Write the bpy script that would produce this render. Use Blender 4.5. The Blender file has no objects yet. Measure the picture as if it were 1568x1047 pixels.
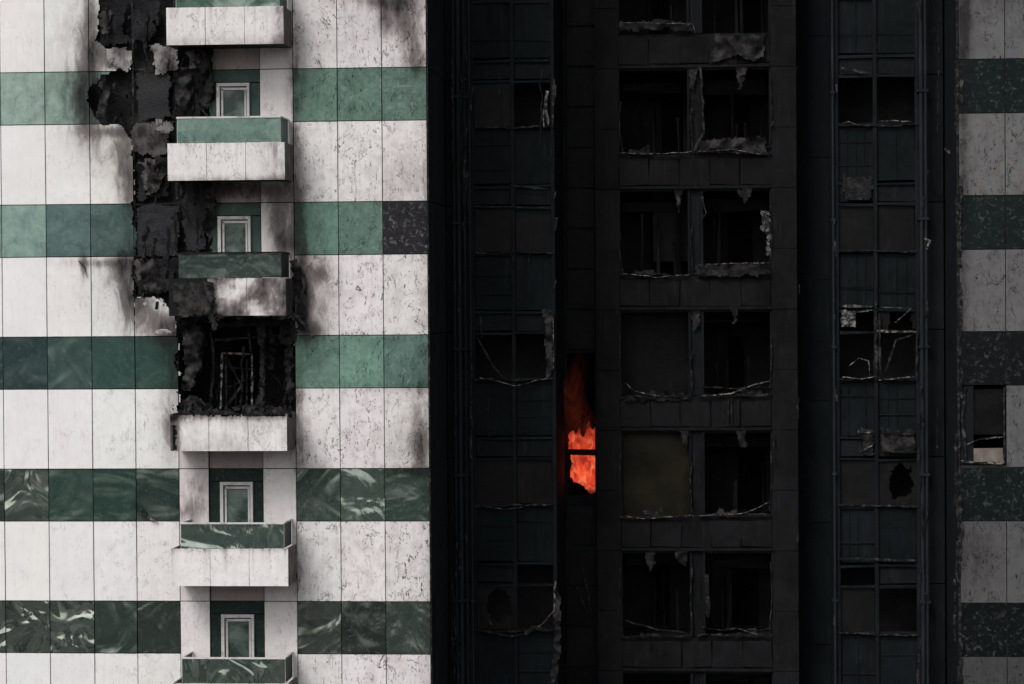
import bpy, math, random
from mathutils import Vector, Matrix, noise
random.seed(7)
R=random.uniform
# ------------------------------------------------------------ camera
YAW=math.radians(4.7); PIT=math.radians(1.0); ROL=0.007
D=60.0; F=4120.0
fw=Vector((-math.sin(YAW)*math.cos(PIT), math.cos(YAW)*math.cos(PIT), -math.sin(PIT)))
r0=Vector((math.cos(YAW), math.sin(YAW),0)); u0=r0.cross(fw)
rt=r0*math.cos(ROL)-u0*math.sin(ROL); up=u0*math.cos(ROL)+r0*math.sin(ROL)
CAM=Vector((0,0,30))-fw*D
def U(px,py,d=0.0):
    v=fw+rt*((px-784)/F)-up*((py-523.3)/F)
    t=(d-CAM.y)/v.y
    p=CAM+v*t
    return p.x,p.z
def P(px,py,d=0.0):
    x,z=U(px,py,d); return Vector((x,d,z))
def proj(x,y,z):
    v=Vector((x,y,z))-CAM
    k=v.dot(fw)
    return 784+F*v.dot(rt)/k, 523.3-F*v.dot(up)/k
cd=bpy.data.cameras.new("camera"); cam=bpy.data.objects.new("camera",cd)
bpy.context.scene.collection.objects.link(cam)
cam.matrix_world=Matrix(((rt.x,up.x,-fw.x,CAM.x),(rt.y,up.y,-fw.y,CAM.y),(rt.z,up.z,-fw.z,CAM.z),(0,0,0,1)))
cd.sensor_width=36; cd.lens=36*F/1568; cd.clip_end=3000; cd.clip_start=0.5
bpy.context.scene.camera=cam
sc=bpy.context.scene
sc.view_settings.view_transform='Standard'; sc.view_settings.look='None'; sc.view_settings.exposure=0

# ------------------------------------------------------------ node helper
class M:
    def __init__(s,name):
        s.m=bpy.data.materials.new(name); s.m.use_nodes=True
        s.t=s.m.node_tree; s.b=s.t.nodes["Principled BSDF"]; s.out=s.t.nodes["Material Output"]
        s.tc=s.t.nodes.new("ShaderNodeTexCoord")
    def l(s,a,b): s.t.links.new(a,b)
    def map(s,sx=1,sy=1,sz=1,ry=0):
        n=s.t.nodes.new("ShaderNodeMapping"); n.inputs['Scale'].default_value=(sx,sy,sz); n.inputs['Rotation'].default_value=(0,ry,0)
        s.l(s.tc.outputs['Object'],n.inputs[0]); return n.outputs[0]
    def noise(s,scale,detail=3,rough=.6,dist=0,vec=None):
        n=s.t.nodes.new("ShaderNodeTexNoise"); n.inputs['Scale'].default_value=scale
        n.inputs['Detail'].default_value=detail; n.inputs['Roughness'].default_value=rough; n.inputs['Distortion'].default_value=dist
        s.l(vec if vec else s.tc.outputs['Object'],n.inputs['Vector']); return n.outputs['Fac']
    def rng(s,v,a,b,c=0,d=1):
        n=s.t.nodes.new("ShaderNodeMapRange")
        for i,x in enumerate((a,b,c,d)):
            if isinstance(x,(int,float)): n.inputs[i+1].default_value=x
            else: s.l(x,n.inputs[i+1])
        s.l(v,n.inputs[0]); return n.outputs[0]
    def op(s,o,a,b=None):
        n=s.t.nodes.new("ShaderNodeMath"); n.operation=o
        for i,x in enumerate((a,b)):
            if x is None: continue
            if isinstance(x,(int,float)): n.inputs[i].default_value=x
            else: s.l(x,n.inputs[i])
        return n.outputs[0]
    def mix(s,f,a,b,mode='MIX'):
        n=s.t.nodes.new("ShaderNodeMix"); n.data_type='RGBA'; n.blend_type=mode
        for i,x in ((0,f),(6,a),(7,b)):
            if isinstance(x,(int,float)): n.inputs[i].default_value=x
            elif isinstance(x,tuple): n.inputs[i].default_value=(*x,1)
            else: s.l(x,n.inputs[i])
        return n.outputs[2]
    def attr(s,name):
        n=s.t.nodes.new("ShaderNodeAttribute"); n.attribute_name=name; return n
    def bump(s,h,st,dist=.02):
        n=s.t.nodes.new("ShaderNodeBump"); n.inputs['Strength'].default_value=st; n.inputs['Distance'].default_value=dist
        s.l(h,n.inputs['Height']); s.l(n.outputs[0],s.b.inputs['Normal']); return n

def grime(m, col):
    """weathering and painted shade common to cladding: cracks, flecks, dribbles, soot"""
    dirt=m.attr("dirt").outputs['Fac']; soot=m.attr("soot").outputs['Fac']
    n1=m.noise(2.0,4,.62,.8,m.map(1.4,1,.75,.35))
    line=m.rng(m.op('ABSOLUTE',m.op('SUBTRACT',n1,.5)),.004,.014,1,0)
    big=m.noise(2.6,3,.65)
    cr=m.op('MULTIPLY',line,m.rng(big,.48,.54))
    n2=m.noise(6,3,.6,.6,m.map(1.9,1,.55,-.45))
    line2=m.rng(m.op('ABSOLUTE',m.op('SUBTRACT',n2,.56)),.006,.024,1,0)
    cr2=m.op('MULTIPLY',line2,m.rng(m.noise(3.3,2,.7),.52,.57))
    fl=m.rng(m.noise(8,4,.62,.6,m.map(2.1,1,.55,.6)),.645,.68)
    fl2=m.op('MULTIPLY',m.rng(m.noise(20,2,.6,.3,m.map(1.8,1,.7,.4)),.67,.72),m.rng(big,.44,.56))
    allc=m.op('MAXIMUM',m.op('MAXIMUM',cr,cr2),m.op('MAXIMUM',fl,fl2))
    patch=m.rng(m.noise(1.1,3,.65),.38,.60)
    d2=m.op('MULTIPLY',m.op('POWER',dirt,1.1),m.rng(patch,0,1,.35,1.05))
    mott=m.rng(m.noise(3.2,6,.74,.4),.45,.68)
    c=m.mix(m.op('MULTIPLY',m.op('MULTIPLY',mott,dirt),.55),col,(.56,.50,.49),'MULTIPLY')
    rain=m.rng(m.noise(5,3,.6,.3,m.map(2.2,1,.14)),.50,.74)
    c=m.mix(m.op('MULTIPLY',rain,m.rng(dirt,0,1,.08,.34)),c,(.62,.57,.56),'MULTIPLY')
    c=m.mix(m.op('MINIMUM',m.op('MULTIPLY',allc,m.op('MULTIPLY',d2,1.0)),1),c,(.07,.06,.06),'MULTIPLY')
    s=m.op('ADD',soot,m.op('MULTIPLY',m.op('SUBTRACT',m.noise(3.0,6,.66,.9,m.map(1.7,1,.6)),.5),m.rng(soot,0,.3,0,1.0)))
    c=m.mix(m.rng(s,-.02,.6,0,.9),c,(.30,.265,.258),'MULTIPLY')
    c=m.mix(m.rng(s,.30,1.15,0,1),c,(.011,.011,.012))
    return c,allc,s

m=M("white_cladding"); tint=m.attr("tint").outputs['Color']
base=m.mix(m.rng(m.noise(.9,3,.6),.35,.7,0,.22),tint,(.74,.73,.74),'MULTIPLY')
c,cr,s=grime(m,base); m.l(c,m.b.inputs['Base Color']); m.b.inputs['Roughness'].default_value=.7
m.b.inputs['Specular IOR Level'].default_value=.08
m.bump(m.noise(4,3,.6),.3,.02); WHITE=m.m
# green glass panels
m=M("green_glass_panel"); tint=m.attr("tint").outputs['Color']; gl=m.attr("gloss").outputs['Fac']; rn=m.attr("rnd").outputs['Fac']
dirt=m.attr("dirt").outputs['Fac']
base=m.mix(m.rng(m.noise(2.6,5,.72,.8),.4,.65,0,.65),tint,m.mix(1.0,tint,(.52,.56,.56),'MULTIPLY'))
base=m.mix(m.op('MULTIPLY',m.rng(m.noise(8,4,.7,1.2),.55,.68),m.op('MULTIPLY',dirt,.34)),base,(.42,.46,.42))
c,cr,s=grime(m,base)
m.l(c,m.b.inputs['Base Color']); m.b.inputs['Roughness'].default_value=.5; m.b.inputs['Specular IOR Level'].default_value=.12
g=m.t.nodes.new("ShaderNodeBsdfGlossy"); g.inputs['Color'].default_value=(.82,.89,.79,1)
m.l(m.rng(gl,0,1,.30,.02),g.inputs['Roughness'])
off=m.t.nodes.new("ShaderNodeVectorMath"); off.operation='ADD'; m.l(m.map(1,1,1.2,.35),off.inputs[0])
cb=m.t.nodes.new("ShaderNodeCombineXYZ"); m.l(m.op('MULTIPLY',rn,37),cb.inputs[0]); m.l(m.op('MULTIPLY',rn,11),cb.inputs[2]); m.l(cb.outputs[0],off.inputs[1])
bp=m.t.nodes.new("ShaderNodeBump"); bp.inputs['Distance'].default_value=.115; bp.inputs['Strength'].default_value=1
m.l(m.noise(.62,1.8,.4,2.2,off.outputs[0]),bp.inputs['Height']); m.l(bp.outputs[0],g.inputs['Normal'])
ms=m.t.nodes.new("ShaderNodeMixShader"); m.l(m.b.outputs[0],ms.inputs[1]); m.l(g.outputs[0],ms.inputs[2])
m.l(m.op('MULTIPLY',m.rng(gl,0,1,.0,.56),m.op('MULTIPLY',m.rng(s,0,.5,1,.15),m.rng(m.noise(5,3,.6),.4,.62,1,.7))),ms.inputs[0]); m.l(ms.outputs[0],m.out.inputs[0]); GREEN=m.m
def dark(name,ca,cb,rough=(.5,.9),sc1=2.5,bs=.5,spec=.15,streak=True):
    m=M(name); r=m.attr("rnd").outputs['Fac']
    n=m.rng(m.noise(sc1,5,.68,.5),.35,.7)
    n=m.op('ADD',m.op('MULTIPLY',n,.7),m.op('MULTIPLY',r,.3))
    c=m.mix(n,ca,cb)
    if streak:
        st=m.rng(m.noise(5,4,.65,0,m.map(2,2,.2)),.55,.75)
        c=m.mix(m.op('MULTIPLY',st,.5),c,tuple(x*1.9 for x in cb))
    m.l(c,m.b.inputs['Base Color']); m.b.inputs['Roughness'].default_value=sum(rough)/2
    m.b.inputs['Specular IOR Level'].default_value=spec
    m.bump(m.noise(sc1*4,3,.7),bs,.03); return m.m
SWALL=dark("sooted_blue_wall",(.0055,.0065,.0074),(.0125,.0148,.0168),spec=.05,sc1=1.2)
REV=dark("sooted_reveal",(.011,.0135,.0155),(.021,.0255,.0292),spec=.05,sc1=1.2)
SFRAME=dark("sooted_concrete_frame",(.0065,.0065,.0072),(.0158,.0156,.0172),spec=.04,sc1=1.1)
SBLUE=dark("sooted_blue_cladding",(.0042,.0062,.0070),(.0092,.0130,.0146),spec=.05,sc1=1.2)
PANE=dark("sooted_pane",(.0042,.0045,.0050),(.0115,.0115,.0126),(.3,.5),1.2,.3,.08)
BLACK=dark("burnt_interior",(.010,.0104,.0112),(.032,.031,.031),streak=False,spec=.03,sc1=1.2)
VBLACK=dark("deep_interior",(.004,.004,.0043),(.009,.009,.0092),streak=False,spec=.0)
CHAR=dark("charred_cladding",(.002,.002,.0024),(.0135,.0132,.0155),(.35,.7),3,.6,.12)
BLIST=dark("blistered_panel",(.003,.0036,.0048),(.010,.0112,.0142),(.25,.4),9,1.0,.35,False)
OLIVE=dark("olive_smoke_haze",(.006,.0058,.0048),(.030,.026,.015),(.5,.6),.9,.1,.05,False)
BRACK=dark("beige_render",(.10,.085,.075),(.22,.18,.16),sc1=3,bs=.3,spec=.1)
def speck(name,a,b,lo,hi,sc1=6,bs=.4):
    m=M(name); n=m.rng(m.noise(sc1,5,.7,.3),lo,hi)
    m.l(m.mix(n,a,b),m.b.inputs['Base Color']); m.b.inputs['Roughness'].default_value=.6
    m.b.inputs['Specular IOR Level'].default_value=.15
    m.bump(m.noise(14,3,.7),bs,.02); return m.m
ASH=speck("ashen_metal",(.006,.006,.0065),(.10,.095,.09),.50,.80)
ASHB=speck("bare_metal",(.011,.011,.011),(.34,.32,.305),.46,.70,8)
FRAMEW=speck("window_frame_paint",(.30,.29,.28),(.58,.56,.55),.3,.5,4)
SHARD=speck("charred_shards",(.003,.003,.0035),(.09,.08,.074),.56,.85,6)
CRUMP=speck("crumpled_sheet",(.005,.005,.0055),(.065,.06,.058),.46,.80,4,.6)
ROOF=dark("seam_backing",(.02,.02,.02),(.06,.055,.05))
m=M("door_glass"); m.b.inputs['Roughness'].default_value=.15
m.l(m.mix(m.rng(m.noise(1.6,4,.6,.5),.4,.65),(.03,.05,.043),(.18,.23,.205)),m.b.inputs['Base Color']); DGLASS=m.m

# ------------------------------------------------------------ mesh builder
bld=bpy.data.objects.new("high_rise_apartment_building",None); sc.collection.objects.link(bld)
class B:
    def __init__(s,name,mat,parent=bld):
        s.name=name;s.mat=mat;s.v=[];s.f=[];s.soot=[];s.dirt=[];s.tint=[];s.gloss=[];s.rnd=[];s.parent=parent
    def av(s,p,soot=0,dirt=0,tint=(.5,.5,.5),gloss=0,rnd=0):
        s.v.append(tuple(p)); s.soot.append(soot);s.dirt.append(dirt);s.tint.append(tint);s.gloss.append(gloss);s.rnd.append(rnd)
        return len(s.v)-1
    def box(s,x0,x1,y0,y1,z0,z1,jit=0,**k):
        k.setdefault('rnd',random.random())
        if x0>x1:x0,x1=x1,x0
        if z0>z1:z0,z1=z1,z0
        i=len(s.v)
        for x in(x0,x1):
            for y in(y0,y1):
                for z in(z0,z1): s.av((x+R(-jit,jit),y+R(-jit,jit),z+R(-jit,jit)),**k)
        for q in((0,1,3,2),(4,6,7,5),(0,4,5,1),(2,3,7,6),(0,2,6,4),(1,5,7,3)): s.f.append(tuple(i+a for a in q))
    def pbox(s,px0,px1,py0,py1,d,th=.05,jit=0,**k):
        cx=(px0+px1)/2; cy=(py0+py1)/2
        x0=U(px0,cy,d)[0];x1=U(px1,cy,d)[0];z1=U(cx,py0,d)[1];z0=U(cx,py1,d)[1]
        s.box(x0,x1,d,d+th,z0,z1,jit,**k)
    def ribbon(s,pts,ws,th=.02,**k):
        k.setdefault('rnd',random.random()); n=len(pts); base=len(s.v)
        for j,p in enumerate(pts):
            a=pts[max(0,j-1)]; b=pts[min(n-1,j+1)]; t=(b-a); 
            pr=Vector((-t.z,0,t.x)); pr=pr.normalized() if pr.length>1e-6 else Vector((1,0,0))
            w=(ws[j] if isinstance(ws,list) else ws)/2
            for sx,sy in((1,-1),(1,1),(-1,1),(-1,-1)): s.av(p+pr*w*sx+Vector((0,sy*th/2,0)),**k)
        for j in range(n-1):
            for q in range(4):
                a=base+j*4+q;b=base+j*4+(q+1)%4; s.f.append((a,b,b+4,a+4))
        s.f.append((base,base+1,base+2,base+3)); e=base+(n-1)*4; s.f.append((e+3,e+2,e+1,e))
    def pline(s,pl,d,w=.03,th=.03,jag=0,seg=7,wv=.45):
        pts=[];ws=[];o=R(0,99);c=0
        for (a,b) in zip(pl[:-1],pl[1:]):
            L=math.hypot(b[0]-a[0],b[1]-a[1]); n=max(1,int(L/seg))
            for i in range(n):
                t=i/n; c+=1; jj=jag*1.3
                pts.append(P(a[0]+(b[0]-a[0])*t+jj*noise.noise(Vector((c*.45,o,1))),a[1]+(b[1]-a[1])*t+jj*noise.noise(Vector((c*.45,o,7)))+R(-.3,.3)*jag,d+.03*noise.noise(Vector((c*.5,o,3))))); ws.append(w*R(1-wv,1+wv*.6))
        pts.append(P(*pl[-1],d)); ws.append(w*.4)
        s.ribbon(pts,ws,th)
    def plate(s,x0,x1,z0,z1,y,cell=.045,hole=None,sootf=None,amp=.004,tilt=0,edge=.03,freq=.9,**k):
        k.setdefault('rnd',random.random())
        nx=max(1,round((x1-x0)/cell)); nz=max(1,round((z1-z0)/cell)); base=len(s.v); k0=dict(k)
        tx=R(-tilt,tilt);tz=R(-tilt,tilt); so=R(0,99); pp={}
        for j in range(nz+1):
            for i in range(nx+1):
                x=x0+(x1-x0)*i/nx; z=z0+(z1-z0)*j/nz
                nv=noise.noise(Vector((x*freq+so,so,z*freq)))
                if freq>2: nv=abs(nv)*1.6-.4+.35*noise.noise(Vector((x*freq*2.3+so,so,z*freq*2.3)))
                yy=y+tx*(i/nx-.5)+tz*(j/nz-.5)+amp*nv
                px,py=proj(x,y,z)
                if hole or sootf:
                    pp[(i,j)]=(px,py)
                if sootf: k['soot']=k0.get('soot',0)+sootf(px,py)
                inner=0<i<nx and 0<j<nz
                jx=R(-.3,.3)*cell if (hole and inner) else 0; jz=R(-.3,.3)*cell if (hole and inner) else 0
                s.av((x+jx,yy,z+jz),**k)
        W=nx+1
        for j in range(nz):
            for i in range(nx):
                if hole:
                    a=pp[(i,j)];b=pp[(i+1,j+1)]
                    if hole((a[0]+b[0])/2,(a[1]+b[1])/2): continue
                a=base+j*W+i; s.f.append((a,a+1,a+W+1,a+W))
        if edge and not hole:
            def skirt(idx):
                prev=None
                for q in idx:
                    vv=s.v[q]; n=s.av((vv[0],vv[1]+edge,vv[2]),s.soot[q],s.dirt[q],s.tint[q],s.gloss[q],s.rnd[q])
                    if prev: s.f.append((prev[0],q,n,prev[1]))
                    prev=(q,n)
            skirt([base+i for i in range(W)]); skirt([base+nz*W+i for i in range(W)])
            skirt([base+j*W for j in range(nz+1)]); skirt([base+j*W+nx for j in range(nz+1)])
    def pplate(s,px0,px1,py0,py1,d,**k):
        cx=(px0+px1)/2; cy=(py0+py1)/2
        x0=U(px0,cy,d)[0];x1=U(px1,cy,d)[0];z1=U(cx,py0,d)[1];z0=U(cx,py1,d)[1]
        s.plate(x0,x1,z0,z1,d,**k)
    def done(s,smooth=False):
        if not s.f: return
        me=bpy.data.meshes.new(s.name); me.from_pydata(s.v,[],s.f); me.materials.append(s.mat)
        for nm,arr in(("soot",s.soot),("dirt",s.dirt),("gloss",s.gloss),("rnd",s.rnd)):
            a=me.attributes.new(nm,'FLOAT','POINT'); a.data.foreach_set("value",arr)
        a=me.attributes.new("tint",'FLOAT_COLOR','POINT'); fl=[]
        for t in s.tint: fl+=[t[0],t[1],t[2],1]
        a.data.foreach_set("color",fl)
        if smooth: me.polygons.foreach_set("use_smooth",[True]*len(me.polygons))
        me.update(); o=bpy.data.objects.new(s.name,me); sc.collection.objects.link(o); o.parent=s.parent; return o
def lin(*c): return tuple(((x/255+.055)/1.055)**2.4 if x/255>.04045 else x/255/12.92 for x in c)
def desat(t,a):
    y=.25*t[0]+.65*t[1]+.1*t[2]; return tuple(v+(y-v)*a for v in t)

# ------------------------------------------------------------ fields
def fn(px,py,s=.02,o=0): return noise.fractal(Vector((px*s+o,py*s,o)),.8,2.1,4)
BURN=[(148,-60),(149,70),(163,74),(200,76),(200,106),(158,112),(141,126),(137,145),(141,170),(150,186),(170,189),(188,195),(203,215),(206,455),(240,452),(262,482),(272,516),(273,640),(452,640),(456,560),(447,486),(330,486),(326,390),(327,68),(322,-60)]
def inpoly(x,y,poly):
    c=False;n=len(poly);j=n-1
    for i in range(n):
        xi,yi=poly[i];xj,yj=poly[j]
        if (yi>y)!=(yj>y) and x<(xj-xi)*(y-yi)/(yj-yi)+xi: c=not c
        j=i
    return c
def burnt(px,py):
    a=fn(px,py,.03)*8+fn(px,py,.12,9)*1.5; b=fn(px,py,.03,5)*8
    return inpoly(px+a,py+b,BURN)
SO=[(600,2,20,12,.6),(590,30,10,20,.4),(612,20,10,30,.45),(632,50,12,45,.5),(640,95,18,15,.3),(580,-10,50,16,.4),(560,30,50,50,.13),(646,685,9,26,.62),(626,680,14,26,.22),(632,722,28,6,.55),(640,620,9,60,.26),(590,700,30,30,.10),
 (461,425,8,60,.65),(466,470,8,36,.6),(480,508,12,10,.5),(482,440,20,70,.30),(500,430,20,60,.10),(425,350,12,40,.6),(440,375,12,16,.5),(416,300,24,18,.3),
 (190,235,14,50,.48),(199,290,10,40,.5),(172,202,36,6,.34),(166,230,34,44,.18),(140,215,40,30,.10),(165,402,54,6,.36),(190,412,18,20,.5),(198,440,14,45,.6),(165,440,36,50,.16),(128,405,4,18,.5),
 (232,492,24,22,.5),(262,505,16,16,.6),(215,462,14,14,.5),(178,80,24,16,.8),(140,50,11,70,.55),(120,60,24,60,.16),(185,100,16,6,.4),(126,150,18,34,.42),(136,150,14,44,.6),(100,60,50,60,.08),(95,150,34,34,.15),
 (300,752,18,34,.34),(290,785,20,14,.32),(345,285,34,16,.4),(455,610,10,30,.5),(456,690,12,30,.4),(452,330,12,50,.5),(452,100,10,60,.4),(452,220,10,45,.4),(455,880,10,40,.35),  # spots at the balconies' right edges paint their shadow; others are fire stains
 (330,95,14,50,.3),(332,330,10,50,.35),(390,290,50,10,.25),(620,280,34,34,.22),(480,720,20,10,.2),(247,90,13,16,.5),(212,780,7,12,.3),(560,520,40,8,.15),
 (262,650,14,40,.45),(490,420,10,10,.4),(610,595,40,6,.25),(1478,40,12,70,.35),(1530,-5,40,16,.25),(1474,300,8,400,.4),(1495,850,20,40,.3),(268,540,16,50,.4),(660,500,12,600,.25)]
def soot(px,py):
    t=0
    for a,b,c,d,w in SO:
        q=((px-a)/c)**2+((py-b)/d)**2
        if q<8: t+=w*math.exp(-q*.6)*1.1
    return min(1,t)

# ------------------------------------------------------------ facade grid
ztop0=U(654,102)[1]; FL=(ztop0-U(654,921)[1])/4
gh=(U(654,513)[1]-U(654,594)[1])
def ztop(k): return ztop0-FL*k
colsL=[U(p,590)[0] for p in(5,73,141,207,273)]; pitch=(colsL[-1]-colsL[0])/4
xl=colsL[0]-pitch*9
colsL=[colsL[0]-pitch*i for i in range(9,0,-1)]+colsL
colsR=[U(p,590)[0] for p in(452.5,520,588,656.5)]
XR0=U(1469.5,590)[0]; colsRR=[XR0,U(1540.5,590)[0]]; 
for i in range(8): colsRR.append(colsRR[-1]+pitch)
XL1=colsR[-1]
w=B("white_cladding_tiles",WHITE); g=B("green_glass_panels",GREEN)
G=.010
GT={-1:[(128,160,148)]*5,0:[(138,164,152),(146,172,160),(132,160,148),(110,134,126),(88,104,100)],1:[(112,142,132),(124,154,144),(72,98,96),(64,90,86),(56,84,80)],2:[(28,52,52),(30,54,54),(38,66,63),(42,74,68),(36,64,58)],3:[(24,48,44),(28,54,48),(34,64,56),(28,60,52),(20,48,43)],4:[(19,38,32),(22,42,34),(24,46,38),(22,48,40),(21,44,38)]}
GL={-1:[.1]*5,0:[.04,.04,.08,.06,0],1:[.05,.05,.06,.06,.03],2:[.08,.08,.16,.06,.05],3:[.3,.75,.10,.10,.2],4:[.9,.95,.95,.3,.3],5:[1,1,1,.7,.6]}
GR={0:[(104,138,122),(96,128,114),(86,116,104)],1:[(96,132,118),(88,118,106),(40,38,43)],2:[(110,150,134),(98,138,122),(84,116,106)],3:[(36,62,55),(48,76,66),(40,65,57)],4:[(19,38,34),(15,30,29),(36,54,46)]}
GLR={0:[0,0,.03],1:[0,0,0],2:[.03,.03,.03],3:[.25,.65,.2],4:[.6,.2,.35],5:[.8,.5,.5]}
def rowfill(cols,zone):
    n=len(cols)-1
    for k in range(-6,10):
        fine=-2<=k<=5
        for i in range(n):
            x0=cols[i]+G;x1=cols[i+1]-G; zt=ztop(k)
            pxc,_=proj((x0+x1)/2,0,zt)
            vis=fine and -80<pxc<1640
            cell=.045 if vis else 2
            kk=min(max(k,-1),4)
            if zone=='L':
                ci=i-(n-4); cc=min(max(ci+1,0),4)
                t=GT[kk][cc]; dirt=.25 if k>1 else .42
                gloss=GL.get(kk if k<5 else 5)[cc]
            elif zone=='M':
                t=GR[max(kk,0)][i]; dirt=[.8,.95,1][i] if k<3 else .5; gloss=GLR[max(kk,0)][i]
            else:
                t={0:(14,29,28),1:(15,31,30),2:(14,20,23),3:(13,27,27),4:(10,19,19)}.get(kk,(14,28,28)); dirt=.3; gloss=.0  # dark greens carry painted dimming by smoke
            jv=R(.92,1.07); t=lin(*[v*jv for v in t])
            t=desat(tuple(v*(.85 if gloss>.25 or zone=='R' else 1.20 if k<3 else .95) for v in t),.16)
            dmg = vis and zone=='L' and k<3 and i>=n-3
            if dmg: cell=.028
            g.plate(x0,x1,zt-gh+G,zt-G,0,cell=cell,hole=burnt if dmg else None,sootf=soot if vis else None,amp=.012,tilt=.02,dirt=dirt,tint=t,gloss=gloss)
            z1=zt-gh-G; z0=zt-FL+G
            if zone=='L':
                v=.84; t=(v,v*.985,v*.975); dirt=[.14,.22,.36,.46][min(max(ci,0),3)]
            elif zone=='M': v=[.84,.81,.76][i]; t=(v,v*.955,v*.95); dirt=[.85,.95,1.0][i]
            else:
                v={-1:.13,0:.145,1:.13,2:.115,3:.10,4:.06}.get(k,.07); t=(v*.985,v*.99,v*1.01); dirt=1  # white tiles greyed: dimming by smoke put into the tint, with staining
            t=tuple(c*R(.98,1.01) for c in t)
            if zone=='R' and k==2 and i==0: continue
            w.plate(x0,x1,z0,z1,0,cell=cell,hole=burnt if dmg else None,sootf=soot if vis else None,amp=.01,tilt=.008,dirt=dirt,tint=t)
rowfill(colsL,'L'); rowfill(colsR,'M'); rowfill(colsRR,'R')

# ---- balcony bay (x 273..452)
bx0=colsL[-1]; bx1=colsR[0]
xa=U(320,750)[0]; xb=U(403,750)[0]
beige=B("bay_lintel_panels",WHITE); dfr=B("balcony_door_frames",FRAMEW); dgl=B("balcony_door_glass",DGLASS)
zbb=U(350,897,-1.1)[1]
zbt=U(350,840,-1.1)[1]; zgt=U(350,801,-1.1)[1]
SL=.16
for k in range(-6,10):
    off=-FL*(k-3); vis=-2<=k<=5
    burntfl=(k==2)
    zt=ztop(k); zfloor=zbb+off+SL; zprevsof=zbb+off+FL
    hol=burnt if -2<k<3 else None; cell=(.03 if hol else .045) if vis else 2
    kw=dict(cell=cell,hole=hol,sootf=soot if vis else None)
    for (a,b_) in((bx0,xa),(xb,bx1)):
        w.plate(a+G,b_-G,zfloor+.01,zt-G,.0,dirt=.4,tint=(.80,.76,.75),**kw)
        w.plate(a+G,b_-G,zt+G,zprevsof+.05,.0,dirt=.4,tint=(.74,.69,.68),**kw)
    beige.plate(xa+G,xb-G,zt+G,zprevsof+.05,.05,dirt=.4,tint=(.40,.345,.33),**kw)
    if burntfl: continue
    dl=U(337,750)[0]; dr=U(387,750)[0]; dtop=zt-.30
    gt=desat(lin(*( (66,90,84) if k<2 else (34,53,49))),.15); kk=dict(dirt=.3,tint=gt,gloss=.0)
    g.plate(xa+G,xb-G,dtop+.02,zt-G,.05,**kw,**kk)
    g.plate(xa+G,dl-G,zfloor,dtop-.005,.05,**kw,**kk); g.plate(dr+G,xb-G,zfloor,dtop-.005,.05,**kw,**kk)
    fwid=.07
    dfr.box(dl,dr,-.02,.1,dtop-fwid,dtop); dfr.box(dl,dl+fwid,-.02,.1,zfloor,dtop-fwid); dfr.box(dr-fwid*.8,dr,-.02,.1,zfloor,dtop-fwid)
    dfr.box(dl+fwid+.03,dl+fwid+.075,.02,.1,zfloor,dtop-fwid-.06); dfr.box(dl+fwid+.03,dr-fwid*.8,.02,.1,dtop-fwid-.085,dtop-fwid-.035)
    dfr.box(dr-fwid*.8-.06,dr-fwid*.8-.02,.02,.1,zfloor,dtop-fwid-.09)
    dgl.box(dl+fwid+.0,dr-fwid*.8-.0,.06,.08,zfloor,dtop-fwid-.0)
bk=B("wall_backing",ROOF)
zlo,zhi=0,U(784,-900)[1]
bk.box(xl,U(60,500)[0],.035,.3,zlo,zhi)
bk.box(bx1+.02,XL1-.01,.035,.3,zlo,zhi)
zB0=U(200,-120)[1]; zB1=U(300,640)[1]
bk.box(U(60,500)[0],bx1+.02,.12,.3,zlo,zB1); bk.box(U(60,500)[0],bx1+.02,.12,.3,zB0+1,zhi)
bk.box(XR0+.01,colsRR[-1],.035,.3,zlo,U(1500,712)[1]); bk.box(XR0+.01,colsRR[-1],.035,.3,U(1500,588)[1],zhi)
bk.box(colsRR[1]+.01,colsRR[-1],.035,.3,U(1500,712)[1],U(1500,588)[1])
bl=B("burnt_interior",BLACK); vb=B("deep_interior",VBLACK)
ch=B("charred_wall",CHAR)
ch.plate(U(60,300)[0],bx1+.02,U(200,486)[1],zB0+1,.26,cell=.06,amp=.14,edge=0,freq=1.8)
ch.plate(U(60,500)[0],bx0+.02,zB1,U(200,486)[1],.24,cell=.07,amp=.10,edge=0,freq=1.8)
rz0=U(350,660)[1]; rz1=U(350,486)[1]
rm=B("burnt_room",CHAR)
rm.box(bx0,bx1,1.8,1.9,rz0,rz1); rm.box(bx0-.1,bx0,.1,1.8,rz0,rz1); rm.box(bx1,bx1+.1,.31,1.8,rz0,rz1); rm.box(bx0-.1,bx1+.1,.3,1.8,rz1,rz1+.1); rm.box(bx0-.1,bx1+.1,.2,1.8,rz0-.1,rz0)
vb.box(bx0+.9,bx0+1.65,1.72,1.79,rz0,rz1-.5)

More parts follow.
